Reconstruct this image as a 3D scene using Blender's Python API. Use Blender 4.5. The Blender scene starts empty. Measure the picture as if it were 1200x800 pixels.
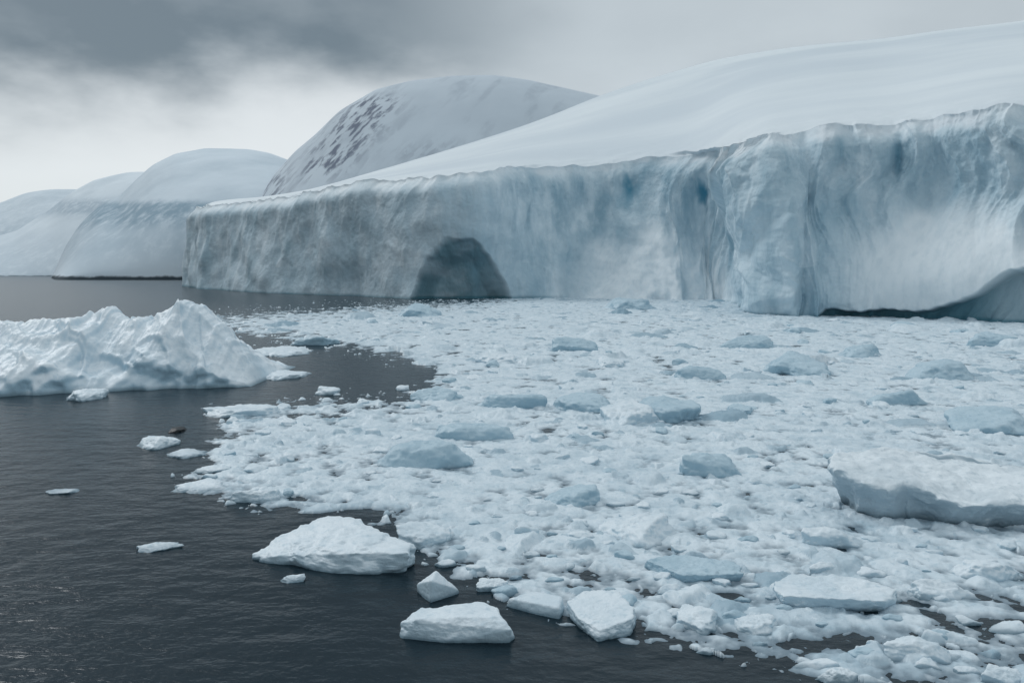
import bpy, bmesh, math, random
import numpy as np
from mathutils import Vector

random.seed(7); np.random.seed(7)
S = bpy.context.scene
COL = S.collection
F = 933.3; HC = 12.0; HOR = 318.0      # focal in px of a 1200 px wide frame, eye height, horizon row

def QZ(px, py, z):                      # survey helper: bearing/elevation of a point of known height -> world metres
    D = (HC-z)*F/(py-HOR)
    return ((px-600.0)*D/F, D, z)
def Dg(py):
    return HC*F/(py-HOR)

# ------------------------------------------------------------------ numpy noise
def _h(ix, iy, iz, seed):
    n = (ix.astype(np.int64)*374761393 + iy.astype(np.int64)*668265263 + iz*2147483647 + seed*974711) & 0xFFFFFFFF
    n = ((n ^ (n >> 13))*1274126177) & 0xFFFFFFFF
    n = ((n ^ (n >> 16))*2246822519) & 0xFFFFFFFF
    return n ^ (n >> 15)
_rng = np.random.RandomState(3)
_G2 = np.stack([np.cos(np.arange(256)*2*np.pi/256), np.sin(np.arange(256)*2*np.pi/256)], 1)
_G3 = _rng.normal(size=(256, 3)); _G3 /= np.linalg.norm(_G3, axis=1)[:, None]
def fade(t): return t*t*t*(t*(t*6-15)+10)
def pn2(x, y, seed=0):
    x0 = np.floor(x); y0 = np.floor(y); fx = x-x0; fy = y-y0
    ix = x0.astype(np.int64); iy = y0.astype(np.int64); u = fade(fx); v = fade(fy)
    def g(a, b):
        gg = _G2[_h(ix+a, iy+b, 0, seed) & 255]
        return gg[..., 0]*(fx-a)+gg[..., 1]*(fy-b)
    return 1.5*((g(0,0)*(1-u)+g(1,0)*u)*(1-v)+(g(0,1)*(1-u)+g(1,1)*u)*v)
def pn3(x, y, z, seed=0):
    x0 = np.floor(x); y0 = np.floor(y); z0 = np.floor(z); fx = x-x0; fy = y-y0; fz = z-z0
    ix = x0.astype(np.int64); iy = y0.astype(np.int64); iz = z0.astype(np.int64)
    u = fade(fx); v = fade(fy); w = fade(fz)
    def g(a, b, c):
        gg = _G3[_h(ix+a, iy+b, iz+c, seed) & 255]
        return gg[..., 0]*(fx-a)+gg[..., 1]*(fy-b)+gg[..., 2]*(fz-c)
    a = (g(0,0,0)*(1-u)+g(1,0,0)*u)*(1-v)+(g(0,1,0)*(1-u)+g(1,1,0)*u)*v
    b = (g(0,0,1)*(1-u)+g(1,0,1)*u)*(1-v)+(g(0,1,1)*(1-u)+g(1,1,1)*u)*v
    return 1.6*(a*(1-w)+b*w)
def fbm2(x, y, o=4, seed=0, gain=.5):
    r = 0; a = 1
    for i in range(o):
        r = r+a*pn2(x*2**i+i*17.3, y*2**i-i*9.1, seed+i); a *= gain
    return r
def fbm3(x, y, z, o=4, seed=0, gain=.5):
    r = 0; a = 1
    for i in range(o):
        r = r+a*pn3(x*2**i+i*17.3, y*2**i-i*9.1, z*2**i+i*3.7, seed+i); a *= gain
    return r
def ss(a, b, x):
    t = np.clip((x-a)/(b-a), 0, 1); return t*t*(3-2*t)
def worley(x, y, seed=0):
    ix = np.floor(x).astype(np.int64); iy = np.floor(y).astype(np.int64)
    f1 = np.full(x.shape, 9.); f2 = np.full(x.shape, 9.); idd = np.zeros(x.shape, np.int64)
    dx = np.zeros(x.shape); dy = np.zeros(x.shape)
    for a in (-1, 0, 1):
        for b in (-1, 0, 1):
            h = _h(ix+a, iy+b, 0, seed)
            qx = ix+a+.1+.8*(h & 1023)/1023.; qy = iy+b+.1+.8*((h >> 10) & 1023)/1023.
            ex = x-qx; ey = y-qy; d = np.sqrt(ex*ex+ey*ey)
            n = d < f1
            f2 = np.where(n, f1, np.minimum(f2, d)); f1 = np.where(n, d, f1)
            idd = np.where(n, h, idd); dx = np.where(n, ex, dx); dy = np.where(n, ey, dy)
    return f1, f2, idd, dx, dy
def rid(i, k):
    return ((_h(i, i*0+k, 0, 91+k)) & 0xFFFF)/65535.

# ------------------------------------------------------------------ mesh helpers
def mk(name, v, faces, mat, smooth=True, attrs=None):
    v = np.ascontiguousarray(v, dtype=np.float32); faces = np.ascontiguousarray(faces, dtype=np.int32)
    me = bpy.data.meshes.new(name)
    n = faces.shape[1]
    me.vertices.add(len(v)); me.vertices.foreach_set("co", v.ravel())
    me.loops.add(faces.size); me.loops.foreach_set("vertex_index", faces.ravel())
    me.polygons.add(len(faces))
    me.polygons.foreach_set("loop_start", np.arange(0, faces.size, n, dtype=np.int32))
    me.polygons.foreach_set("use_smooth", np.full(len(faces), smooth))
    me.update(calc_edges=True)
    for k, a in (attrs or {}).items():
        at = me.attributes.new(k, 'FLOAT', 'POINT'); at.data.foreach_set("value", np.ascontiguousarray(a, dtype=np.float32).ravel())
    me.materials.append(mat)
    ob = bpy.data.objects.new(name, me); COL.objects.link(ob)
    return ob
def gridf(nr, nc):
    r, c = np.meshgrid(np.arange(nr-1), np.arange(nc-1), indexing='ij')
    a = (r*nc+c).ravel()
    return np.stack([a, a+1, a+nc+1, a+nc], 1)
def tag(ob, label, cat, kind=None, group=None):
    ob["label"] = label; ob["category"] = cat
    if kind: ob["kind"] = kind
    if group: ob["group"] = group
def smooth1(a, k):
    if k < 1: return a
    ker = np.hanning(2*k+3)[1:-1]; ker /= ker.sum()
    p = np.pad(a, (k, k), mode='reflect', reflect_type='odd')
    return np.convolve(p, ker, 'valid')

# ------------------------------------------------------------------ materials
class NT:
    def __init__(s, name):
        s.m = bpy.data.materials.new(name); s.m.use_nodes = True
        s.t = s.m.node_tree; s.b = s.t.nodes["Principled BSDF"]
    def n(s, typ, **kw):
        return s.t.nodes.new(typ)
    def l(s, a, b): s.t.links.new(a, b)
    def noise(s, vec, scale, detail=5, rough=.55):
        x = s.n("ShaderNodeTexNoise"); x.inputs["Scale"].default_value = scale
        x.inputs["Detail"].default_value = detail; x.inputs["Roughness"].default_value = rough
        s.l(vec, x.inputs["Vector"]); return x.outputs["Fac"]
    def mapping(s, vec, sc):
        x = s.n("ShaderNodeMapping"); x.inputs["Scale"].default_value = sc; s.l(vec, x.inputs["Vector"]); return x.outputs[0]
    def rng(s, v, a, b, c=0., d=1.):
        x = s.n("ShaderNodeMapRange"); x.interpolation_type = 'SMOOTHSTEP'
        for i, q in zip((1, 2, 3, 4), (a, b, c, d)): x.inputs[i].default_value = q
        s.l(v, x.inputs[0]); return x.outputs[0]
    def mix(s, f, a, b):
        x = s.n("ShaderNodeMix"); x.data_type = 'RGBA'
        for sock, v in ((x.inputs[0], f), (x.inputs[6], a), (x.inputs[7], b)):
            if isinstance(v, (tuple, list)): sock.default_value = (*v, 1)
            elif isinstance(v, (int, float)): sock.default_value = v
            else: s.l(v, sock)
        return x.outputs[2]
    def math(s, op, a, b=0.):
        x = s.n("ShaderNodeMath"); x.operation = op
        for i, v in enumerate((a, b)):
            if isinstance(v, (int, float)): x.inputs[i].default_value = v
            else: s.l(v, x.inputs[i])
        return x.outputs[0]
    def attr(s, name):
        x = s.n("ShaderNodeAttribute"); x.attribute_name = name; return x.outputs["Fac"]
    def pos(s):
        return s.n("ShaderNodeNewGeometry").outputs["Position"]
    def z(s):
        x = s.n("ShaderNodeSeparateXYZ"); s.l(s.pos(), x.inputs[0]); return x.outputs[2]
    def nz(s):
        g = s.n("ShaderNodeNewGeometry"); x = s.n("ShaderNodeSeparateXYZ"); s.l(g.outputs["Normal"], x.inputs[0]); return x.outputs[2]
    def bump(s, h, dist, strength=1.):
        x = s.n("ShaderNodeBump"); x.inputs["Distance"].default_value = dist; x.inputs["Strength"].default_value = strength
        s.l(h, x.inputs["Height"]); s.l(x.outputs[0], s.b.inputs["Normal"]); return x

def mat_floating(name, fine=1.0, white=(.77, .85, .90), blue=(.42, .57, .66), wet=(.16, .25, .31), zwet=.22, tone=False, side=.65):
    m = NT(name); p = m.pos()
    n1 = m.noise(p, .35*fine, 4); n2 = m.noise(p, 2.2*fine, 6, .6)
    c = m.mix(m.rng(n1, .42, .68), white, tuple(.35*a+.65*b for a, b in zip(blue, white)))
    c = m.mix(m.math('MULTIPLY', m.rng(n2, .5, .72), .5), c, blue)
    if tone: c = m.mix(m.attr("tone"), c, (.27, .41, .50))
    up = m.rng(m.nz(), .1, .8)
    c = m.mix(m.math('MULTIPLY', m.math('SUBTRACT', 1., up), side), c, blue)  # steep faces tinted darker blue: side shade put into the colour
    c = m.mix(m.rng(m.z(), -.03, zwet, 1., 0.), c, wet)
    m.l(c, m.b.inputs["Base Color"]); m.b.inputs["Roughness"].default_value = .42
    m.b.inputs["Specular IOR Level"].default_value = .3
    m.bump(n2, .12/fine, .8)
    return m.m
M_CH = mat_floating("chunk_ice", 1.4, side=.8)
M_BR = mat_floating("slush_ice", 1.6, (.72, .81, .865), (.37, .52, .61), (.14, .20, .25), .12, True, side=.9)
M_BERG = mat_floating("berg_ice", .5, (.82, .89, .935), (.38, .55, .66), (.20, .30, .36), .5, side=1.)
M_SHELF = mat_floating("shelf_ice", 1.0, (.80, .87, .91), (.38, .49, .56), (.10, .15, .18), .75, side=.95)  # darker side tint paints in the shaded front of the undercut
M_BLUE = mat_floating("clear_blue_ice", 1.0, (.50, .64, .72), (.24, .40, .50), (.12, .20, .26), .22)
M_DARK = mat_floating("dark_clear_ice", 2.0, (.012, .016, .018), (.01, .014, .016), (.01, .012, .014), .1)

def mat_glacier():
    m = NT("glacier_ice"); p = m.pos()
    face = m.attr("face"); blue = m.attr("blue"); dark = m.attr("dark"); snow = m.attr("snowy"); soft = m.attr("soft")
    st = m.noise(m.mapping(p, (1, 1, .24)), .12, 6, .58)
    st2 = m.noise(m.mapping(p, (1, 1, .26)), .5, 4, .55)
    big = m.noise(m.mapping(p, (1, 1, 1.2)), .03, 5)
    ice = m.mix(m.rng(st, .32, .70), (.38, .52, .60), (.66, .77, .83))
    icel = m.mix(m.rng(m.noise(m.mapping(p, (1, 1, .6)), .06, 5, .55), .35, .68), (.46, .58, .65), (.64, .74, .80))
    ice = m.mix(m.math('MULTIPLY', soft, .75), ice, icel)
    ice = m.mix(m.math('MULTIPLY', m.rng(st2, .45, .7), .3), ice, (.72, .81, .86))
    ice = m.mix(m.math('MULTIPLY', m.rng(big, .4, .65), .45), ice, (.36, .52, .61))
    sm = m.math('MULTIPLY', snow, m.math('ADD', .75, m.rng(st2, .3, .6, 0., .25)))
    ice = m.mix(sm, ice, (.86, .92, .95))
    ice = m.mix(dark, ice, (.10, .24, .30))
    ice = m.mix(blue, ice, (.06, .24, .35))
    band = m.noise(m.mapping(p, (.35, 1, 2.2)), .008, 5, .5)
    sn = m.mix(m.rng(band, .36, .68), (.79, .85, .88), (.67, .74, .79))
    c = m.mix(face, sn, ice)
    m.l(c, m.b.inputs["Base Color"]); m.b.inputs["Roughness"].default_value = .6
    m.b.inputs["Specular IOR Level"].default_value = .2
    fn = m.noise(m.mapping(p, (1, 1, .6)), .6, 6, .6)
    m.bump(m.math('MULTIPLY', fn, m.math('MULTIPLY', face, m.math('SUBTRACT', 1.05, m.math('MAXIMUM', m.math('MAXIMUM', m.math('MULTIPLY', snow, .8), m.math('MULTIPLY', soft, .45)), m.math('MULTIPLY', dark, .7))))), 1.1, .5)
    return m.m
M_GL = mat_glacier()

def mat_hill(name, snowc, greyc, rock, shore, sc=(.06, .08, .095)):  # hill tones have distance haze baked into the colour
    m = NT(name); p = m.pos()
    r = m.attr("rock"); g = m.attr("grey")
    n = m.noise(m.mapping(p, (1, .5, 1.6)), .007, 5, .5)
    nn = m.noise(m.mapping(p, (1.2, 1, .6)), .05, 6, .65)
    c = m.mix(m.rng(n, .4, .65), snowc, tuple(.75*a+.25*b for a, b in zip(snowc, greyc)))
    c = m.mix(m.math('MULTIPLY', g, m.rng(nn, .2, .6)), c, greyc)
    c = m.mix(m.math('MULTIPLY', r, m.rng(nn, .36, .54)), c, rock)
    c = m.mix(m.rng(m.math('ADD', m.z(), m.math('MULTIPLY', nn, 8.)), shore, shore+4, 1., 0.), c, sc)
    m.l(c, m.b.inputs["Base Color"]); m.b.inputs["Roughness"].default_value = .85
    m.b.inputs["Specular IOR Level"].default_value = .1
    return m.m
M_HD = mat_hill("mountain_snow", (.62, .69, .75), (.46, .52, .58), (.19, .22, .28), -9)
M_HC = mat_hill("hill_snow", (.70, .78, .84), (.30, .41, .49), (.2, .25, .3), 7)
M_HA = mat_hill("distant_hill_hazed_snow", (.76, .83, .88), (.48, .57, .64), (.3, .33, .36), 4, (.18, .23, .26))  # paler than the nearer hills: painted haze over the snow

def mat_water():
    m = NT("sea_water"); p = m.pos()
    w1 = m.noise(m.mapping(p, (.7, 1.1, 1)), .8, 5, .5)
    w2 = m.noise(m.mapping(p, (.9, 1.2, 1)), 3.4, 3, .5)
    w3 = m.noise(m.mapping(p, (.7, 1.0, 1)), .16, 3, .5)
    h = m.math('ADD', m.math('ADD', w1, m.math('MULTIPLY', w2, .14)), m.math('MULTIPLY', w3, 1.4))
    m.bump(h, .14, 1.)
    m.b.inputs["Base Color"].default_value = (.007, .018, .026, 1)
    m.b.inputs["Roughness"].default_value = .22
    m.b.inputs["IOR"].default_value = 1.33
    m.b.inputs["Specular IOR Level"].default_value = .40
    m.b.inputs["Specular Tint"].default_value = (.76, .90, 1.0, 1)
    return m.m
M_W = mat_water()

# ------------------------------------------------------------------ water
wv = np.array([(-9000, -200, 0), (9000, -200, 0), (9000, 16000, 0), (-9000, 16000, 0)])
ob = mk("water", wv, np.array([[0, 1, 2, 3]]), M_W, False)
tag(ob, "dark rippled polar sea around the floating ice", "sea", "structure")

# ------------------------------------------------------------------ glacier
T = np.array([
 (262, 1150, 268, 300, 262, 1300),
 (236, 900, 258, 262, 248, 1200),
 (224, 700, 246, 240, 243, 1000),
 (223, 625, 243, 236, 240, 900),
 (240, 560, 240, 262, 235, 880),
 (280, 490, 235, 310, 231, 860),
 (340, 431, 227, 360, 223, 840),
 (400, 400, 214, 410, 210, 820),
 (450, 372, 208, 455, 196, 800),
 (500, 350, 206, 500, 183, 800),
 (560, 345, 199, 560, 165, 800),
 (600, 354, 195, 600, 152, 800),
 (640, 368, 193, 640, 138, 800),
 (700, 378, 190, 700, 113, 800),
 (760, 375, 182, 760, 93, 800),
 (802, 362, 179, 812, 77, 800),
 (826, 334, 180, 830, 72, 800),
 (842, 270, 177, 848, 69, 790),
 (860, 231, 167, 870, 64, 780),
 (895, 219, 155, 905, 59, 775),
 (950, 219, 147, 950, 53, 760),
 (1040, 210, 137, 1040, 45, 740),
 (1100, 202, 128, 1100, 36, 720),
 (1200, 188, 118, 1200, 24, 700),
 (1300, 176, 108, 1300, 14, 680),
 (1480, 160, 95, 1480, -2, 650)], float)
NS = 1850
wgt = np.maximum(np.abs(np.diff(T[:, 0])), 20); cum = np.concatenate([[0], np.cumsum(wgt)])
k = np.linspace(0, cum[-1], NS)
C = [smooth1(np.interp(k, cum, T[:, i]), 16) for i in range(6)]
PX, DD, TP, SPX, SPY, SD = C
SPY = smooth1(SPY, 60); SPX = smooth1(SPX, 40); SD = smooth1(SD, 60)
bx = (PX-600)*DD/F; by = DD
ztop = HC-(TP-HOR)*DD/F
arc = np.concatenate([[0], np.cumsum(np.hypot(np.diff(bx), np.diff(by)))])
tx = smooth1(np.gradient(bx, arc), 50); ty = smooth1(np.gradient(by, arc), 50); ln = np.hypot(tx, ty)
nx, ny = ty/ln, -tx/ln
ztop = ztop + 1.9*pn2(arc/20, arc*0, 5)+.9*pn2(arc/6, arc*0, 6)
NF = 290; NTP = 170
t = np.linspace(0, 1, NF)[:, None]**.9
A = arc[None, :]+0*t; ZZ = -3+(ztop[None, :]+3)*t; PXX = PX[None, :]+0*t
# the corner of the near block leans: its foot stands farther along than its rim
i0 = int(np.argmax(PX > 700))
win = ss(770, 835, PXX)*(1-ss(900, 960, PXX))
shift = 36*(1-t)**.8*win
PQ = PXX-shift
DQ = np.where(PXX > 700, np.interp(PQ, PX[i0:], DD[i0:]), DD[None, :]+0*t)
bX = (PXX-600)*DQ/F; bY = DQ
near = ss(830, 850, PQ)
left = 1-ss(560, 640, PXX)
fan = ss(600, 720, PXX)*(1-ss(770, 850, PQ))
fanh = .26+.32*np.exp(-((PXX-750)/70)**2)
talus = ss(610, 700, PXX)*(1-ss(812, 846, PQ))*ss(-.06, .30, fanh+.06-t+.12*fbm2(A/14, ZZ/22, 4, 81))
apr = ss(965, 1040, PXX)*ss(.0, .15, t)*(1-ss(.36, .64, t+.16*fbm2(A/22, ZZ/30, 3, 82)))
calm = (1-.93*np.clip(talus+.97*apr, 0, 1))*(1-.45*left)
wob = 6*pn2(A/30, ZZ/20, 12)+2.2*pn2(A/11, ZZ/12, 13)
brk = ss(-.3, .45, pn2(A/16, ZZ/16, 14))
butt = np.exp(-((PQ-895)/48)**2)
d = 8*fbm2(A/60, ZZ/120, 2, 21)*(1-.4*left)
fl = 1-np.abs(fbm2((A+wob)/21, ZZ/80, 2, 31))*2
d += (1.2+2.2*near)*fl*calm
d += (.30+1.2*near+.9*butt)*(1-2*np.abs(fbm2((A+wob)/8, ZZ/40, 2, 41)))*calm*(.25+.75*brk)
d += (.12+.35*near+.3*butt)*(1-2*np.abs(fbm2((A+wob)/3.4, ZZ/24, 2, 43)))*calm
d += (.5+.5*near)*fbm2(A/9, ZZ/10, 4, 51)*(.15+.85*calm)
d += (1.8+.8*near)*fbm2(A/30, ZZ/24, 2, 61)
f1, f2, ci, cdx, cdy = worley((A+wob)/13, ZZ/19, 55)
d += (.5+.8*near)*(rid(ci, 1)-.5)*ss(.0, .3, f2-f1)*calm*2
cr = ss(.74, .97, 1-np.abs(pn2((A+wob*.6)/28, ZZ/160, 71)))
d -= (1.0+2.4*near)*cr*ss(.15, .6, t)*calm
d += (1-t)*3.5 - 5.5*ss(.82, 1., t)**2
def g2(px, wx, tt, wt): return np.exp(-((PXX-px)/wx)**2-((t-tt)/wt)**2)
# collapsed hollow: rounded arch
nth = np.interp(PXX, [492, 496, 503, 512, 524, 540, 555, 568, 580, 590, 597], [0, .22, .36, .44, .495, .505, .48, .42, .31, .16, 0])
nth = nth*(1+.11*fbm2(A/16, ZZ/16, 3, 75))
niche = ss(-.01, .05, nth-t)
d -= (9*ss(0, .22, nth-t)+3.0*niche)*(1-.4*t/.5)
d += 3*np.exp(-((PXX-494)/13)**2)*(1-t)**2
# bulging buttress at the step
d += 7*np.exp(-((PQ-882)/24)**2)*(.35+.65*(1-t)) + 3.5*np.exp(-((PXX-948)/13)**2)*(1-t)
d += 5*butt*np.sin(np.pi*np.clip(t, 0, 1))
d -= 5*np.exp(-((PQ-826)/12)**2)*np.sin(np.pi*np.clip(t, 0, 1))
d += 7*ss(960, 1060, PXX)*np.exp(-((t-.22)/.22)**2)
# undercut below the snow ledge (t = .055 is the waterline)
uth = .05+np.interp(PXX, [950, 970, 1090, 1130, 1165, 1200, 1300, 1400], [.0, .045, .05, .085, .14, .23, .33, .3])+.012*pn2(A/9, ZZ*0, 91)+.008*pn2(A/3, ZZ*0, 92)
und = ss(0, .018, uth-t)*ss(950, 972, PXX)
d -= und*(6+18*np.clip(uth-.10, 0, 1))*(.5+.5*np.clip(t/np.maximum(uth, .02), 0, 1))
bl = 0
for (bp, bw, bt, bh, bs) in ((738, 9, .82, .13, .7), (818, 6, .76, .17, 1.), (1046, 4, .82, .13, .6), (772, 5, .86, .08, .4), (590, 14, .8, .12, .3), (1160, 6, .85, .1, .4), (932, 3, .45, .2, .3), (690, 6, .84, .1, .4), (866, 4, .8, .2, .3), (715, 22, .8, .2, .3), (985, 4, .85, .1, .4)):
    g = g2(bp, bw, bt, bh); bl = bl+g*bs; d -= 3.0*g*bs
d += .33*fbm2(A/2.4, ZZ/2.8, 3, 101)*calm*(.5+.5*near)
# snow ramp slumps straight out toward open water, all along one bearing
ramp = fan*38*np.clip(1-t/(fanh+.30), 0, 1)**1.35*(1+.12*fbm2(A/18, ZZ/14, 3, 83))
X = bX+nx[None, :]*d-.05*ramp; Y = bY+ny[None, :]*d-ramp; Z = ZZ
faceA = np.ones_like(d)*(1-ss(.91, 1.0, t+.06*fbm2(A/9, ZZ/8, 3, 111)-.03*(1-near)))
blueA = np.clip(bl*ss(-.6, .5, fbm2(A/6, ZZ/14, 3, 121))+.3*ss(.1, .6, fbm2(A/30, ZZ/40, 3, 131))*(1-apr)*(1-.5*left)
        + .4*np.clip(-fl, 0, 1)*near*calm + .35*np.exp(-((PQ-830)/9)**2)*ss(.15, .4, t), 0, 1)
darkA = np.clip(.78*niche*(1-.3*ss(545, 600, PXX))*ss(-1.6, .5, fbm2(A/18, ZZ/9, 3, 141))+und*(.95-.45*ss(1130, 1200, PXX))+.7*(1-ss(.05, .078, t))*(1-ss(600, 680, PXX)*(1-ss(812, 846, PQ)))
        + .2*ss(.1, .6, fbm2(A/30, ZZ/16, 4, 151))*(1-ss(300, 560, PXX)), 0, 1)  # shade of hollow and undercut painted into the ice, plus a darkened foot
snA = np.clip(talus*1.0+1.*apr+.5*ss(.88, .98, t)+.3*ss(.1, .7, fbm2(A/10, ZZ/22, 3, 161))*(t > .3), 0, 1)*(1-darkA)
# snow dome: rows run back from the rim to the crest and over it
u = np.concatenate([np.linspace(0, .08, 31)[1:], np.linspace(.08, 1.6, NTP-29)[1:]])[:, None]
x0, y0, z0 = X[-1], Y[-1], Z[-1]
def sm(a): return smooth1(smooth1(smooth1(a, 60), 60), 60)
b_ = ss(0, .035, u)
xb = x0*(1-b_)+sm(x0)*b_; yb = y0*(1-b_)+sm(y0)*b_; zb = z0*(1-b_)+sm(z0)*b_
sx = (SPX-600)*SD/F; sy = SD
hor = u**1.1
TX = xb+(sx-xb)*hor; TY = yb+(sy-yb)*hor
e0 = (zb-HC)/yb; e1 = (HOR-SPY)/F
g = np.where(u <= 1, 1-np.clip(1-u, 0, 1)**1.45, 1-.5*(u-1)**2-.15*(u-1))
g = g*(1-.10*np.sin(np.pi*np.clip(u*1.5, 0, 1)))
EL = e0+(e1-e0)*g
TZ = HC+EL*TY
wA = ss(0.02, .3, u)
TZ = TZ+wA*(2.2*fbm2(TX/190, TY/170, 3, 171)+.25*fbm2(TX/45, TY/60, 2, 172))*(1-.75*ss(.75, 1., u))
TZ = TZ+(1-wA)*.6*fbm2(TX/14, TY/14, 3, 173)*ss(0, .02, u)
V = np.stack([np.concatenate([X, TX]), np.concatenate([Y, TY]), np.concatenate([Z, TZ])], -1).reshape(-1, 3)
assert np.isfinite(V).all()
zz = np.zeros_like(TX)
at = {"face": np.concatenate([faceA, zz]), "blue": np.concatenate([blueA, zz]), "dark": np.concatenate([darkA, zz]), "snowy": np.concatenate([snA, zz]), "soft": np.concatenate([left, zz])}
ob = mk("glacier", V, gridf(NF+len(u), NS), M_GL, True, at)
tag(ob, "pale blue glacier ice cliff under a smooth snow dome", "glacier", "structure")

# ------------------------------------------------------------------ hills
def hill(name, sky, Dr, foot, back, mat, label, seed, amp, rockf=None, greyf=None, pw=.8, n=500, m=220):
    sky = np.array(sky, float)
    px = np.linspace(sky[0, 0], sky[-1, 0], n)
    py = smooth1(smooth1(np.interp(px, sky[:, 0], sky[:, 1]), 8), 5)
    v = np.linspace(-1, 1, m)[:, None]
    yy = np.where(v < 0, Dr+v*(Dr-foot), Dr+v*(back-Dr))
    er = (HOR-py)/F
    av = np.abs(v)
    gf = np.clip(1-av**1.8, 0, 1)**pw
    xr = (px-600)*Dr/F
    YY = yy+0*xr[None, :]
    XX = np.where(v < 0, xr[None, :]*(YY/Dr), xr[None, :]+0*v)
    ef = (-4-HC)/foot
    E = np.where(v < 0, ef+(np.maximum(er, ef)-ef)*gf, er)
    ZZ = np.where(v < 0, HC+E*YY, (HC+er*Dr)*np.clip(1-av**2, 0, 1)+0*YY)
    ZZ = ZZ+amp*fbm2(XX/160, YY/160, 4, seed)*gf*(1-.8*np.exp(-(v/.15)**2))
    PP = HOR+(HC-ZZ)*F/YY; QX = 600+XX*F/YY
    rk = rockf(QX, PP, XX, ZZ) if rockf else 0*XX
    gr = greyf(QX, PP, XX, ZZ) if greyf else 0*XX
    ob = mk(name, np.stack([XX, YY, ZZ], -1).reshape(-1, 3), gridf(m, n), mat, True, {"rock": rk, "grey": gr})
    tag(ob, label, "hill", "structure"); return ob
hill("mountain", [(280, 330), (294, 262), (306, 230), (320, 206), (345, 178), (370, 157), (398, 130), (440, 105), (480, 95), (530, 89), (580, 88), (620, 94), (660, 103), (700, 112), (760, 128), (860, 150), (1000, 200)],
     1300, 1010, 1800, M_HD, "rounded snow-covered mountain with dark rock streaks", 201, 4, n=900, m=420,
     rockf=lambda qx, py, x, z: np.clip(np.exp(-((qx-(428-.8*(py-135)))/26)**2)*ss(105, 125, py)*(1-ss(185, 225, py))*1.6
        + .3*np.exp(-((qx-505-.8*(178-py))/45)**2-((py-178)/14)**2) + .9*(1-ss(318, 348, qx))*ss(165, 195, py), 0, 1)*ss(-.2, .3, fbm2((x-.75*z)/11, (z+.75*x)/42, 4, 205)),
     greyf=lambda qx, py, x, z: .6*ss(.0, .6, fbm2((x-.75*z)/40, (z+.75*x)/110, 4, 206)))
hill("hill", [(46, 345), (60, 330), (66, 312), (78, 286), (94, 262), (114, 243), (140, 230), (158, 212), (178, 194), (205, 180), (240, 174), (290, 175), (315, 179), (345, 190), (400, 225), (480, 260)],
     1600, 1130, 2100, M_HC, "snow-covered headland dropping into the sea", 211, 5, pw=.55,
     greyf=lambda qx, py, x, z: np.clip(1.3*ss(232, 243, py+4*fbm2(x/60, z*0, 3, 212))*(1-ss(246, 274, py+4*fbm2(x/50, z*0, 3, 213)))+.4*ss(250, 270, py)*(1-ss(285, 325, py)), 0, 1))
hill("hill", [(-80, 300), (20, 270), (58, 246), (82, 226), (110, 211), (150, 202), (180, 201), (240, 215), (340, 260)],
     2400, 1900, 2900, M_HA, "distant rounded snowy hill above the sea", 221, 6,
     greyf=lambda qx, py, x, z: np.clip(1.4*np.exp(-((py-243)/9)**2)+.5*ss(262, 300, py), 0, 1))
hill("hill", [(-420, 250), (-200, 236), (-60, 248), (0, 238), (30, 226), (60, 222), (100, 222), (160, 240), (260, 290)],
     3000, 2400, 3800, M_HA, "low distant snowy hill along the coast", 231, 7,
     greyf=lambda qx, py, x, z: .6*ss(250, 290, py)*(1-.3*ss(295, 322, py))+.35)

# ------------------------------------------------------------------ brash ice field
poly = np.array([(240, 371), (262, 388), (300, 398), (372, 404), (430, 416), (505, 434), (500, 448), (470, 466), (400, 468), (330, 472), (236, 480), (260, 492), (250, 512), (225, 530),
  (240, 548), (200, 572), (270, 592), (360, 596), (430, 606), (484, 620), (496, 655), (560, 696), (600, 718), (660, 736), (720, 755), (790, 764), (860, 778), (950, 798), (1040, 822), (1250, 860), (1500, 900),
  (1500, 340), (1000, 338), (860, 338), (640, 334), (560, 349), (480, 353), (380, 360), (300, 364)], float)
def sdf(px, py):
    best = np.full(px.shape, 1e9); ins = np.zeros(px.shape, bool)
    for i in range(len(poly)):
        a = poly[i-1]; b = poly[i]; e = b-a
        wx = px-a[0]; wy = py-a[1]
        tt = np.clip((wx*e[0]+wy*e[1])/(e@e), 0, 1)
        best = np.minimum(best, np.hypot(wx-e[0]*tt, (wy-e[1]*tt)))
        c = ((a[1] > py) != (b[1] > py)) & (px < (b[0]-a[0])*(py-a[1])/(b[1]-a[1]+1e-9)+a[0])
        ins ^= c
    return np.where(ins, best, -best)
NR, NC = 1250, 1450
LD0, LD1 = math.log(19.0), math.log(420.0)
Dv = np.exp(np.linspace(LD0, LD1, NR))[:, None]
uv = np.linspace(-.50, .86, NC)[None, :]
BX = uv*Dv; BY = Dv+0*uv
PXb = 600+BX*F/BY; PYb = HOR+HC*F/BY
sd = sdf(PXb, PYb)
sdw = sd+14*fbm2(BX/3.2, BY/3.2, 3, 300)*ss(200, 20, BY)+3*fbm2(BX/14, BY/14, 2, 301)+4
fardis = ss(30, 130, BY)
cov = ss(-8, 26, sdw)
loose = ss(620, 790, PYb+.03*(PXb-800))                    # 1 = loose pack in open water
patch = fbm2(BX/7, BY/9, 3, 302)
dens = cov*(1.07-.27*loose+.17*patch)
wx = BX+.30*fbm2(BX/1.3, BY/1.3, 3, 310); wy = BY+.30*fbm2(BX/1.3+40, BY/1.3, 3, 311)
Hh = -.21+(.31+.05*fardis)*dens*(1-.12*loose)+.11*fbm2(BX/1.9, BY/1.9, 4, 320)-.45*(1-ss(-25, 6, sdw))
tone = .5*ss(-.4, .6, patch)*ss(.25, .02, Hh)
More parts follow.
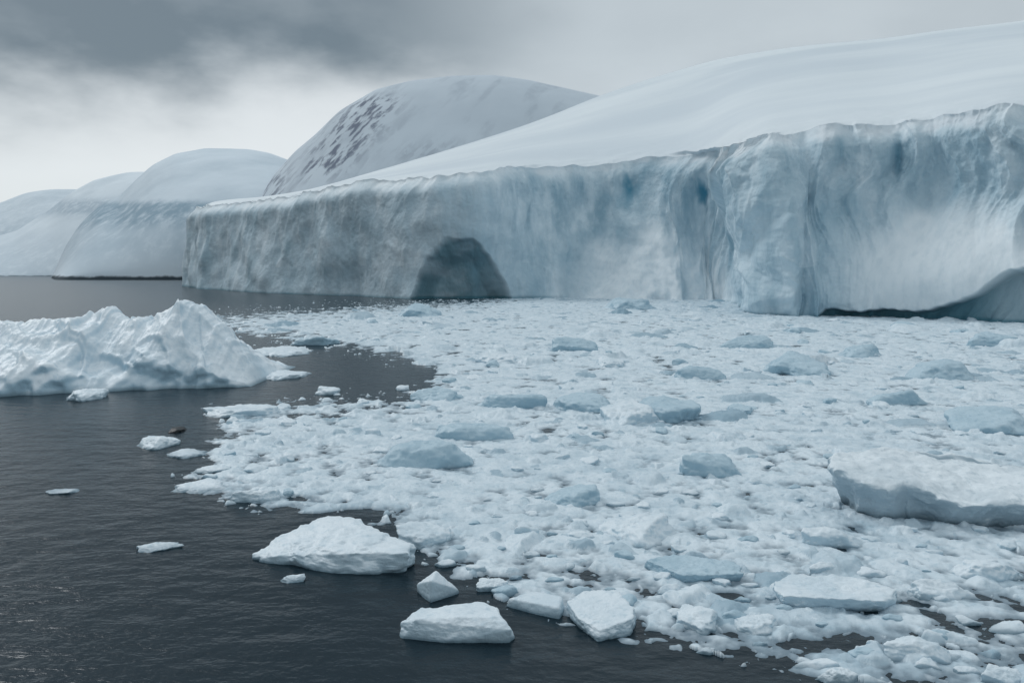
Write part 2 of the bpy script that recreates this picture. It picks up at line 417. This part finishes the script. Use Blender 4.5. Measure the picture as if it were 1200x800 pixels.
def layer(sz, amp, pres, seed, e0, off):
    f1, f2, i, dx, dy = worley(wx/sz+off, wy/sz-off, seed)
    e = ss(0.0, e0*(.6+rid(i, 6)), f2-f1)
    top = amp*(.35+.65*rid(i, 1)**1.5)+amp*.9*((rid(i, 2)-.5)*dx+(rid(i, 3)-.5)*dy)*2.2
    on = rid(i, 4) < pres
    return np.where(on, e*(top+.12)-.14, -9), rid(i, 5)
Ls = [(.34, .09, .80*dens, 401, .95), (.66, .18, .66*dens, 402, .95), (1.25, .32, .46*dens*cov, 403, .85), (2.4, .48, .22*dens*cov*ss(2, 22, sdw), 404, .75), (4.6, .78, .12*(.3+.7*fardis)*cov*ss(8, 30, sdw), 405, .8), (8, 1.5, .11*fardis**2*cov*ss(8, 20, sdw), 406, .9)]
for q, (sz, amp, pr, sdd, e0) in enumerate(Ls):
    Lh, tn = layer(sz, amp, pr, sdd, e0, q*3.7)
    Lh = Lh+.55*np.clip(Hh, 0, .3)
    win_ = Lh > Hh
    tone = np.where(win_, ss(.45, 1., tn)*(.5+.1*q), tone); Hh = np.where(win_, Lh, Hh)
Hh = Hh+(.04*fbm2(BX/.5, BY/.5, 3, 330)*ss(220, 40, BY)+ .22*fardis*fbm2(BX/3.5, BY/5, 4, 331)+.07*fbm2(BX/1.1, BY/1.1, 3, 332))*ss(-.15, .1, Hh)
keep = (Hh > -.12)
fk = gridf(NR, NC)
fk = fk[keep.ravel()[fk].any(axis=1)]
usedm = np.zeros(NR*NC, bool); usedm[fk.ravel()] = True
remap = np.cumsum(usedm)-1
BV = np.stack([BX, BY, Hh], -1).reshape(-1, 3)[usedm]
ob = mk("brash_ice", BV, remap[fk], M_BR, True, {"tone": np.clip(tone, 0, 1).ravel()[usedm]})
tag(ob, "dense field of broken brash ice covering the dark water", "brash ice", "stuff")
def brash_h(x, y, r):
    i = int((math.log(y)-LD0)/(LD1-LD0)*(NR-1)); j = int((x/y+.5)/1.36*(NC-1))
    ri = max(1, int(r/y/(LD1-LD0)*NR)); rj = max(1, int(r/y/1.36*NC))
    if i < 0 or i >= NR or j < 0 or j >= NC: return 0.
    blk = Hh[max(0, i-ri):i+ri+1, max(0, j-rj):j+rj+1]
    return float(max(0., np.percentile(blk, 70))) if blk.size else 0.

# ------------------------------------------------------------------ ice pieces
def ico(sub):
    bm = bmesh.new(); bmesh.ops.create_icosphere(bm, subdivisions=sub, radius=1)
    v = np.array([x.co[:] for x in bm.verts]); f = np.array([[q.index for q in x.verts] for x in bm.faces]); bm.free()
    v /= np.linalg.norm(v, axis=1)[:, None]
    return v, f
ICO = {s: ico(s) for s in (4, 5, 6)}
def softmin_r(dirs, planes, sharp):
    cs = np.stack([np.maximum(dirs@nrm, 1e-3)/dd for nrm, dd in planes])
    mx = cs.max(0)
    return 1/(mx*((cs/mx)**sharp).sum(0)**(1/sharp))
def hull_planes(pts):
    bm = bmesh.new()
    for p in pts: bm.verts.new(p)
    bmesh.ops.convex_hull(bm, input=list(bm.verts))
    bm.normal_update(); out = []
    for f in bm.faces:
        n = np.array(f.normal[:]); p = np.array(f.verts[0].co[:])
        dd = n@p
        if dd < 0: n = -n; dd = -dd
        if dd > 1e-4 and not any(abs(n@o-1) < 1e-3 for o, _ in out): out.append((n, dd))
    bm.free(); return out
def piece(name, center, half, planes, seed, mat, sub=5, sharp=14, na=.07, nf=1.6, fine=.025):
    dirs, f = ICO[sub]
    r = softmin_r(dirs, planes, sharp)
    q = dirs*r[:, None]*np.array(half)
    s = max(half[0], .3)
    L = fbm3(q[:, 0]/s*nf+seed*3.1, q[:, 1]/s*nf, q[:, 2]/s*nf*1.3+seed, 3, 500)
    L2 = fbm3(q[:, 0]/s*7+seed, q[:, 1]/s*7, q[:, 2]/s*9, 4, 520, .6)
    q = q*(1+na*L+fine*L2)[:, None]
    q[:, 2] += fine*s*L2*.5
    ob = mk(name, q, f, mat, True)
    ob.location = center
    return ob
def rplanes(rs, tilt=.25, nside=7, flat=.75):
    pl = []
    a0 = rs.rand()*6.28
    for i in range(nside):
        a = a0+i*6.283/nside+rs.uniform(-.35, .35)
        n = np.array([math.cos(a), math.sin(a), rs.uniform(-.15, .7)]); n /= np.linalg.norm(n)
        pl.append((n, rs.uniform(.62, 1.0)))
    for kx in range(3):
        n = np.array([rs.uniform(-tilt, tilt)*2, rs.uniform(-tilt, tilt)*2-.12, 1.]); n /= np.linalg.norm(n)
        pl.append((n, rs.uniform(flat*.75, 1.)))
    pl.append((np.array([0, 0, -1.]), .6)); return pl
G = "loose pieces of floating ice"
def px_piece(x0, x1, yt, yb, seed, name="ice_chunk", label=None, mat=None, hr=.26, sub=5, tilt=.25, sharp=30, na=.08, fine=.025):
    rs = np.random.RandomState(seed)
    D = Dg(yb); w = (x1-x0)*D/F
    h = hr*w; Db = (12-.8*h)*F/(yt-HOR); dp = Db-D
    if dp < .45*w:
        dp = .45*w; h = max(.1*w, 12-(yt-HOR)*(D+.6*dp)/F)
    dp = min(dp, 1.5*w)
    cy = D+dp/2; cx = ((x0+x1)/2-600)*cy/F
    h = max(h, .12)
    zo = brash_h(cx, cy, w*.35)
    o = piece(name, (cx, cy, .75*zo), (w/2*1.06, dp/2*1.06, h*1.12), rplanes(rs, tilt), seed, mat or M_CH, sub, sharp, na, fine=fine)
    tag(o, label or "small pale block of floating ice on the water", "ice", None, G)
    return o
def hull_piece(pts, seed, name, label, mat=M_CH, sub=6, sharp=70, na=.03, nf=1.8, fine=.014, group=None, cat="ice"):
    P = np.array(pts, float); lo = P.min(0); hi = P.max(0); c = (lo+hi)/2; half = (hi-lo)/2
    o = piece(name, tuple(c), tuple(half), hull_planes((P-c)/half), seed, mat, sub, sharp, na, nf, fine)
    tag(o, label, cat, None, group); return o
def floe(tops, foots, *a, **k):
    pts = [QZ(*p) for p in tops]+[QZ(px, py, 0) for px, py in foots]
    pts += [(x, y+.1, -.45) for x, y, z in pts[len(tops):]]
    ts = pts[:len(tops)]; pts += [(x, y-.2, -.45) for x, y, z in ts if z > .3][:3]
    return hull_piece(pts, *a, **k)
floe([(291, 653, .08), (343, 617, .75), (372, 609, .95), (397, 603, 1.2), (424, 608, 1.1), (432, 624, .95), (480, 636, .8), (478, 648, .8), (402, 648, .75), (372, 638, .75)],
     [(300, 656), (345, 662), (398, 672), (466, 671), (480, 662)], 3, "ice_floe", "large white ice floe with a wedge shape and blue shaded end", group=G, na=.10, nf=3.2, fine=.03)
floe([(470, 730, .35), (492, 712, .62), (562, 704, .7), (580, 708, .7), (590, 722, .68), (600, 738, .45), (484, 726, .6), (560, 722, .7)],
     [(472, 748), (520, 753), (592, 752), (600, 744)], 5, "ice_floe", "smooth white slab of ice floating on dark water", group=G, na=.05, nf=2.5, fine=.018)
floe([(488, 684, .3), (511, 668, .85), (538, 690, .15), (505, 680, .75)], [(490, 692), (512, 700), (538, 695)], 6, "ice_chunk", "small pointed pyramid of ice floating on dark water", group=G, sub=5)
floe([(664, 704, .35), (684, 692, .6), (722, 691, .7), (744, 712, .6), (742, 724, .5), (702, 738, .3), (676, 722, .35)], [(664, 716), (700, 752), (738, 744), (746, 728)], 8, "ice_floe",
     "tilted white ice block at the edge of the brash", group=G, na=.05, nf=2.2, fine=.02)
floe([(596, 700, .3), (625, 692, .4), (660, 698, .4), (655, 712, .35)], [(592, 710), (630, 720), (662, 718)], 9, "ice_floe", "flat white ice plate beside the brash edge", group=G, sub=5)
floe([(908, 680, .5), (925, 671, .55), (1000, 674, .6), (1048, 690, .5), (1040, 704, .5), (915, 698, .5)], [(905, 690), (925, 712), (1040, 714), (1052, 700)], 12, "ice_floe", "flat-topped white slab among broken brash", group=G, na=.07, nf=2.6, fine=.03)
floe([(756, 655, .4), (790, 648, .45), (862, 658, .5), (872, 672, .35), (800, 674, .4)], [(756, 664), (800, 684), (868, 682)], 13, "ice_floe", "flat pale blue slab among broken brash", M_BLUE, group=G, na=.08, nf=2.6, fine=.03)
# undercut berg in the brash
def shelf_berg():
    rim = [(966, 538, 2.5), (980, 548, 2.4), (1002, 558, 2.2), (1026, 566, 2.05), (1044, 568, 2.0), (1062, 564, 2.05), (1084, 572, 1.85), (1104, 582, 1.6), (1130, 588, 1.45), (1160, 587, 1.45), (1200, 590, 1.4), (1320, 596, 1.3), (1400, 570, 1.4), (1300, 556, 1.6),
           (1200, 548, 1.85), (1130, 536, 2.25), (1060, 527, 2.5), (1020, 523, 2.7), (985, 525, 2.7), (970, 531, 2.6)]
    P = np.array([QZ(*p) for p in rim]); P2 = np.vstack([P, P[:1]])
    L_ = np.concatenate([[0], np.cumsum(np.linalg.norm(np.diff(P2, axis=0)[:, :2], axis=1))])
    n = 760; s = np.linspace(0, L_[-1], n)
    R = np.stack([np.interp(s, L_, P2[:, i]) for i in range(3)], 1)
    for i in range(3):
        q = np.concatenate([R[:-1, i]]*3); q = np.convolve(q, np.hanning(31)[1:-1]/np.hanning(31).sum(), 'same'); R[:, i] = np.append(q[n-1:2*(n-1)], q[n-1])
    ctr = np.array([23.5, 42.2, 2.05])
    prof = np.array([(0, .78, -.9), (.12, .83, -.1), (.2, .855, .05), (.30, .865, .22), (.40, .895, .48), (.48, .95, .72), (.54, .98, .86), (.60, .975, .95), (.66, .94, 1.0), (.80, .6, 1.02), (1, 0.0, 1.02)])
    m = 230; kk = np.linspace(0, 1, m)[:, None]
    sc = np.interp(kk, prof[:, 0], prof[:, 1]); zf = np.interp(kk, prof[:, 0], prof[:, 2])
    sc = smooth1(sc[:, 0], 10)[:, None]; zf = smooth1(zf[:, 0], 10)[:, None]
    XX = ctr[0]+(R[:, 0]-ctr[0])*sc; YY = ctr[1]+(R[:, 1]-ctr[1])*sc
    topz = R[:, 2]*np.clip(sc, 0, 1)+ctr[2]*(1-np.clip(sc, 0, 1))
    ZZ = np.where(zf < 0, zf*1.0+0*topz, zf*topz)
    side = 1-ss(.50, .70, kk)
    fl = (1-2*np.abs(fbm2(XX/1.8+YY/3, ZZ/2.5+YY/1.8, 2, 701)))
    dd = .28*fl*side+.15*fbm3(XX/1., YY/1., ZZ/.8, 4, 711)*side
    dx = (R[:, 0]-ctr[0]); dy = (R[:, 1]-ctr[1]); l = np.hypot(dx, dy)
    XX = XX+dx/l*dd; YY = YY+dy/l*dd
    ZZ = ZZ+((.24*fbm2(XX/2.8, YY/2.2, 3, 721)+.04*fbm2(XX/.6, YY/.6, 3, 722))*(1-side)+.10*fbm2(XX/1.4, YY/1.4, 3, 723)*ss(.3, .55, kk))*(zf > 0)
    pts = np.stack([XX, YY, ZZ], -1)
    pts[:, -1] = pts[:, 0]
    o = mk("iceberg", pts.reshape(-1, 3), gridf(m, n), M_SHELF)
    tag(o, "low white iceberg with an undercut side amid brash ice", "iceberg")
shelf_berg()

# ridged iceberg on open water
def ridge_berg():
    n, m = 640, 330
    sk = np.array([(-230, 470), (-200, 420), (-120, 392), (-40, 384), (0, 375), (25, 377), (50, 373), (75, 374), (95, 370), (110, 366), (120, 360), (133, 363), (148, 375), (165, 371), (182, 374), (195, 365), (206, 358), (216, 352), (228, 355), (240, 367), (256, 384), (276, 408), (292, 430), (305, 453)], float)
    px = np.linspace(-230, 305, n); py = smooth1(np.interp(px, sk[:, 0], sk[:, 1]), 2)
    Dr = 90-4.5*ss(200, 305, px)
    zr = 12-(py-HOR)*Dr/F
    zr = zr+(.35*fbm2(px/11, px*0, 3, 600))*np.clip(zr/4, 0, 1)
    fy = np.interp(px, [-230, 0, 100, 200, 305], [480, 471, 465, 458, 453]); Df = HC*F/(fy-HOR)
    v = np.linspace(-1, 1, m)[:, None]
    xr = (px-600)*Dr/F
    Yf = np.where(v < 0, Dr+v*(Dr-Df), Dr+v*16)
    Xf = xr+0*v
    av = np.abs(v)
    wob = .12*fbm2(Xf/5, Yf/9, 3, 601)
    pr = np.where(v < 0, .80*(1-np.clip(av+wob*ss(0, .2, av), 0, 1.)**1.05)+.20*(1-ss(.86, 1., av)), 1-av**1.3)
    Zf = zr*pr
    w1, w2, wi, wdx, wdy = worley(Xf/5.0+Yf/9, Yf/7, 615)
    fac = ((rid(wi, 1)-.5)*wdx+(rid(wi, 2)-.5)*wdy)*3.4+(rid(wi, 3)-.5)*.6
    rel = (1.1*(1-2*np.abs(fbm2(Xf/7+Yf/11, Yf/11, 2, 611)))-.4)+.35*fbm2(Xf/2.0, Yf/2.0, 4, 612)+.95*fac*ss(.0, .14, w2-w1)
    Zf = Zf+.5*rel*np.clip(zr/6, 0, 1)*ss(0, .12, av)*ss(1, .85, av)
    sp = np.exp(-(np.abs(Xf-((198-600)*88/F)-(av*5.5-.0))/.8))*(v < 0)*ss(.05, .25, av)*(1-av)
    Zf = Zf+1.3*sp
    Zf = Zf-.9*ss(.93, 1., av)
    Yf = Yf - .8*fbm2(Xf/3, Zf/3, 3, 621)*ss(.5, 1, av)*(v < 0)
    o = mk("iceberg", np.stack([Xf, Yf, Zf], -1).reshape(-1, 3), gridf(m, n), M_BERG)
    tag(o, "white iceberg with a jagged ridge on open water", "iceberg")
ridge_berg()

L = [(82, 120, 447, 471, 'w'), (163, 209, 507, 527, 'w'), (58, 88, 570, 580, 'f'), (158, 209, 633, 647, 'f'), (331, 357, 671, 683, 'w'),
 (300, 362, 431, 447, 'f'), (288, 368, 403, 419, 'f'), (240, 335, 475, 489, 'f'), (428, 566, 508, 553, 'b'), (492, 604, 490, 519, 'b'), (462, 532, 612, 645, 'w'), (556, 650, 458, 481, 'b'),
 (470, 550, 454, 471, 'b'), (650, 720, 457, 487, 'b'), (700, 780, 470, 502, 'w'), (746, 822, 463, 498, 'b'), (848, 880, 470, 487, 'b'), (790, 875, 534, 562, 'B'), (638, 704, 566, 598, 'b'),
 (705, 790, 600, 640, 'w'), (892, 970, 413, 443, 'b'), (1058, 1140, 420, 448, 'b'), (1012, 1085, 458, 477, 'B'), (1112, 1205, 474, 511, 'b'),
 (790, 845, 704, 742, 'w'), (858, 910, 716, 744, 'w'), (1034, 1118, 754, 780, 'w'), (1140, 1200, 782, 806, 'w'), (960, 1002, 784, 800, 'w'), (554, 600, 676, 694, 'w'),
 (930, 1010, 622, 644, 'w'), (1060, 1130, 680, 705, 'w'), (1120, 1195, 655, 684, 'w'), (705, 765, 346, 364, 'b'), (462, 520, 352, 372, 'b'), (790, 860, 430, 446, 'b'), (640, 700, 398, 414, 'b'),
 (560, 610, 412, 428, 'w'), (340, 400, 392, 405, 'b'), (850, 905, 396, 410, 'b'), (980, 1040, 404, 420, 'b'), (1130, 1190, 392, 408, 'b'), (700, 735, 418, 432, 'w'), (270, 330, 572, 590, 'w'), (205, 262, 560, 577, 'f'), (232, 275, 544, 555, 'f'), (195, 240, 524, 536, 'f')]
lab = {'w': "white angular block of floating ice", 'f': "thin flat floe lying low in the water", 'b': "pale blue ice block frozen among brash", 'B': "deep blue clear ice block among brash"}
for i, (a, b, c, e, kd) in enumerate(L):
    bl_ = kd in 'bB'
    px_piece(a, b, c, e, 700+i, "ice_floe" if kd == 'f' else "ice_chunk", lab[kd], M_BLUE if bl_ else M_CH, hr=.09 if kd == 'f' else .26, sub=5, sharp=10 if bl_ else 30, na=.15, fine=.03 if bl_ else .04)
px_piece(197, 216, 498, 508, 990, "ice_chunk", "small dark chunk of clear ice on the water", M_DARK)
rs = np.random.RandomState(5); cnt = 0; tries = 0; placed = []
while cnt < 215 and tries < 6000:
    tries += 1
    yb = 372+(795-372)*rs.rand()**.85; xx = rs.uniform(215, 1195)
    s = float(sdf(np.array([xx]), np.array([yb]))[0])
    if s < -6 or (s < 4 and rs.rand() < .6): continue
    w = rs.uniform(14, 30)*(.55+.6*(yb-372)/420)*(1 if rs.rand() < .85 else 1.5)
    if any(abs(xx-q[0]) < (w+q[2])*.6 and abs(yb-q[1]) < (w+q[2])*.25 for q in placed): continue
    placed.append((xx, yb, w))
    kd = rs.choice(['w', 'w', 'b'])
    px_piece(xx-w/2, xx+w/2, yb-w*rs.uniform(.28, .5), yb, 2000+tries, "ice_chunk", lab[kd], M_BLUE if kd == 'b' else M_CH, sub=4, hr=rs.uniform(.18, .34), sharp=14, na=.14)
    cnt += 1

# ------------------------------------------------------------------ world
w = bpy.data.worlds.new("World"); S.world = w; w.use_nodes = True
nt = w.node_tree; N = nt.nodes; Lk = nt.links.new
bg = N["Background"]
SAZ, SEL = -48, 42
sky = N.new("ShaderNodeTexSky"); sky.sky_type = 'NISHITA'; sky.sun_disc = False
sky.sun_elevation = math.radians(SEL); sky.sun_rotation = math.radians(SAZ)
tc = N.new("ShaderNodeTexCoord")
def vm(op, a, b=None):
    x = N.new("ShaderNodeMath"); x.operation = op
    for i, v in enumerate((a, b)):
        if v is None: continue
        if isinstance(v, (int, float)): x.inputs[i].default_value = v
        else: Lk(v, x.inputs[i])
    return x.outputs[0]
def mr(v, a, b, c=0., d=1.):
    x = N.new("ShaderNodeMapRange"); x.interpolation_type = 'SMOOTHSTEP'
    for i, q in zip((1, 2, 3, 4), (a, b, c, d)): x.inputs[i].default_value = q
    Lk(v, x.inputs[0]); return x.outputs[0]
sp = N.new("ShaderNodeSeparateXYZ"); Lk(tc.outputs["Generated"], sp.inputs[0])
dx, dy, dz = sp.outputs
def wn(scale, det, off, msc):
    mp = N.new("ShaderNodeMapping"); mp.inputs["Location"].default_value = off; mp.inputs["Scale"].default_value = msc
    Lk(tc.outputs["Generated"], mp.inputs["Vector"])
    x = N.new("ShaderNodeTexNoise"); x.inputs["Scale"].default_value = scale; x.inputs["Detail"].default_value = det; x.inputs["Roughness"].default_value = .5
    Lk(mp.outputs[0], x.inputs["Vector"]); return x.outputs["Fac"]
n1 = wn(2.6, 6, (3.2, 1.1, 0), (1, 1, 2.2)); n2 = wn(6.0, 5, (0, 7.4, 0), (1, 1, 2.0))
el = vm('ADD', dz, vm('MULTIPLY', vm('SUBTRACT', n1, .5), .18))
el = vm('ADD', el, vm('MULTIPLY', vm('SUBTRACT', n2, .5), .09))
el = vm('ADD', el, mr(dx, -.55, -.22, .03, 0.))
dk = vm('MULTIPLY', mr(el, .13, .28), mr(vm('ADD', dx, vm('MULTIPLY', vm('SUBTRACT', n2, .5), .3)), -.22, .14, 1., .24))
dk = vm('MULTIPLY', dk, mr(dz, .42, .7, 1., .25))
dk = vm('ADD', vm('MULTIPLY', dk, mr(n2, .3, .7, .82, 1.08)), vm('MULTIPLY', mr(n1, .45, .75), .12))
def wm(f, a, b):
    x = N.new("ShaderNodeMix"); x.data_type = 'RGBA'
    for sk_, v in ((x.inputs[0], f), (x.inputs[6], a), (x.inputs[7], b)):
        if isinstance(v, tuple): sk_.default_value = (*v, 1)
        elif isinstance(v, (int, float)): sk_.default_value = v
        else: Lk(v, sk_)
    return x.outputs[2]
clouds = wm(dk, (.66, .73, .77), (.165, .215, .25))
clouds = wm(mr(dz, -.02, .10, .35, 0.), clouds, (.50, .57, .62))
glow = vm('MULTIPLY', vm('MULTIPLY', mr(dx, -.75, -.40, .5, 1.), mr(dx, -.2, .2, 1., 0.)), vm('MULTIPLY', mr(el, .0, .14), mr(el, .17, .27, 1., 0.)))
clouds = wm(vm('MULTIPLY', glow, .7), clouds, (.84, .875, .89))
sc = N.new("ShaderNodeVectorMath"); sc.operation = 'SCALE'; sc.inputs[3].default_value = .1
Lk(sky.outputs[0], sc.inputs[0])
fin = wm(.93, sc.outputs[0], clouds)
Lk(fin, bg.inputs[0]); bg.inputs[1].default_value = .98

sl = bpy.data.lights.new("sun", 'SUN'); sl.energy = 1.15; sl.angle = math.radians(24); sl.color = (1, .99, .98)
so = bpy.data.objects.new("sun", sl); COL.objects.link(so)
az = math.radians(SAZ); e = math.radians(SEL)
dv = Vector((math.sin(az)*math.cos(e), math.cos(az)*math.cos(e), math.sin(e)))
so.rotation_euler = dv.to_track_quat('Z', 'Y').to_euler()

# ------------------------------------------------------------------ camera
cam = bpy.data.cameras.new("camera"); co = bpy.data.objects.new("camera", cam); COL.objects.link(co)
co.location = (0, 0, HC); co.rotation_euler = (math.radians(90), 0, 0)
cam.sensor_width = 36; cam.lens = 28.0; cam.shift_y = -(400-HOR)/1200.; cam.clip_end = 30000; cam.clip_start = .1
S.camera = co
S.view_settings.view_transform = 'Standard'; S.view_settings.look = 'None'; S.view_settings.exposure = 0
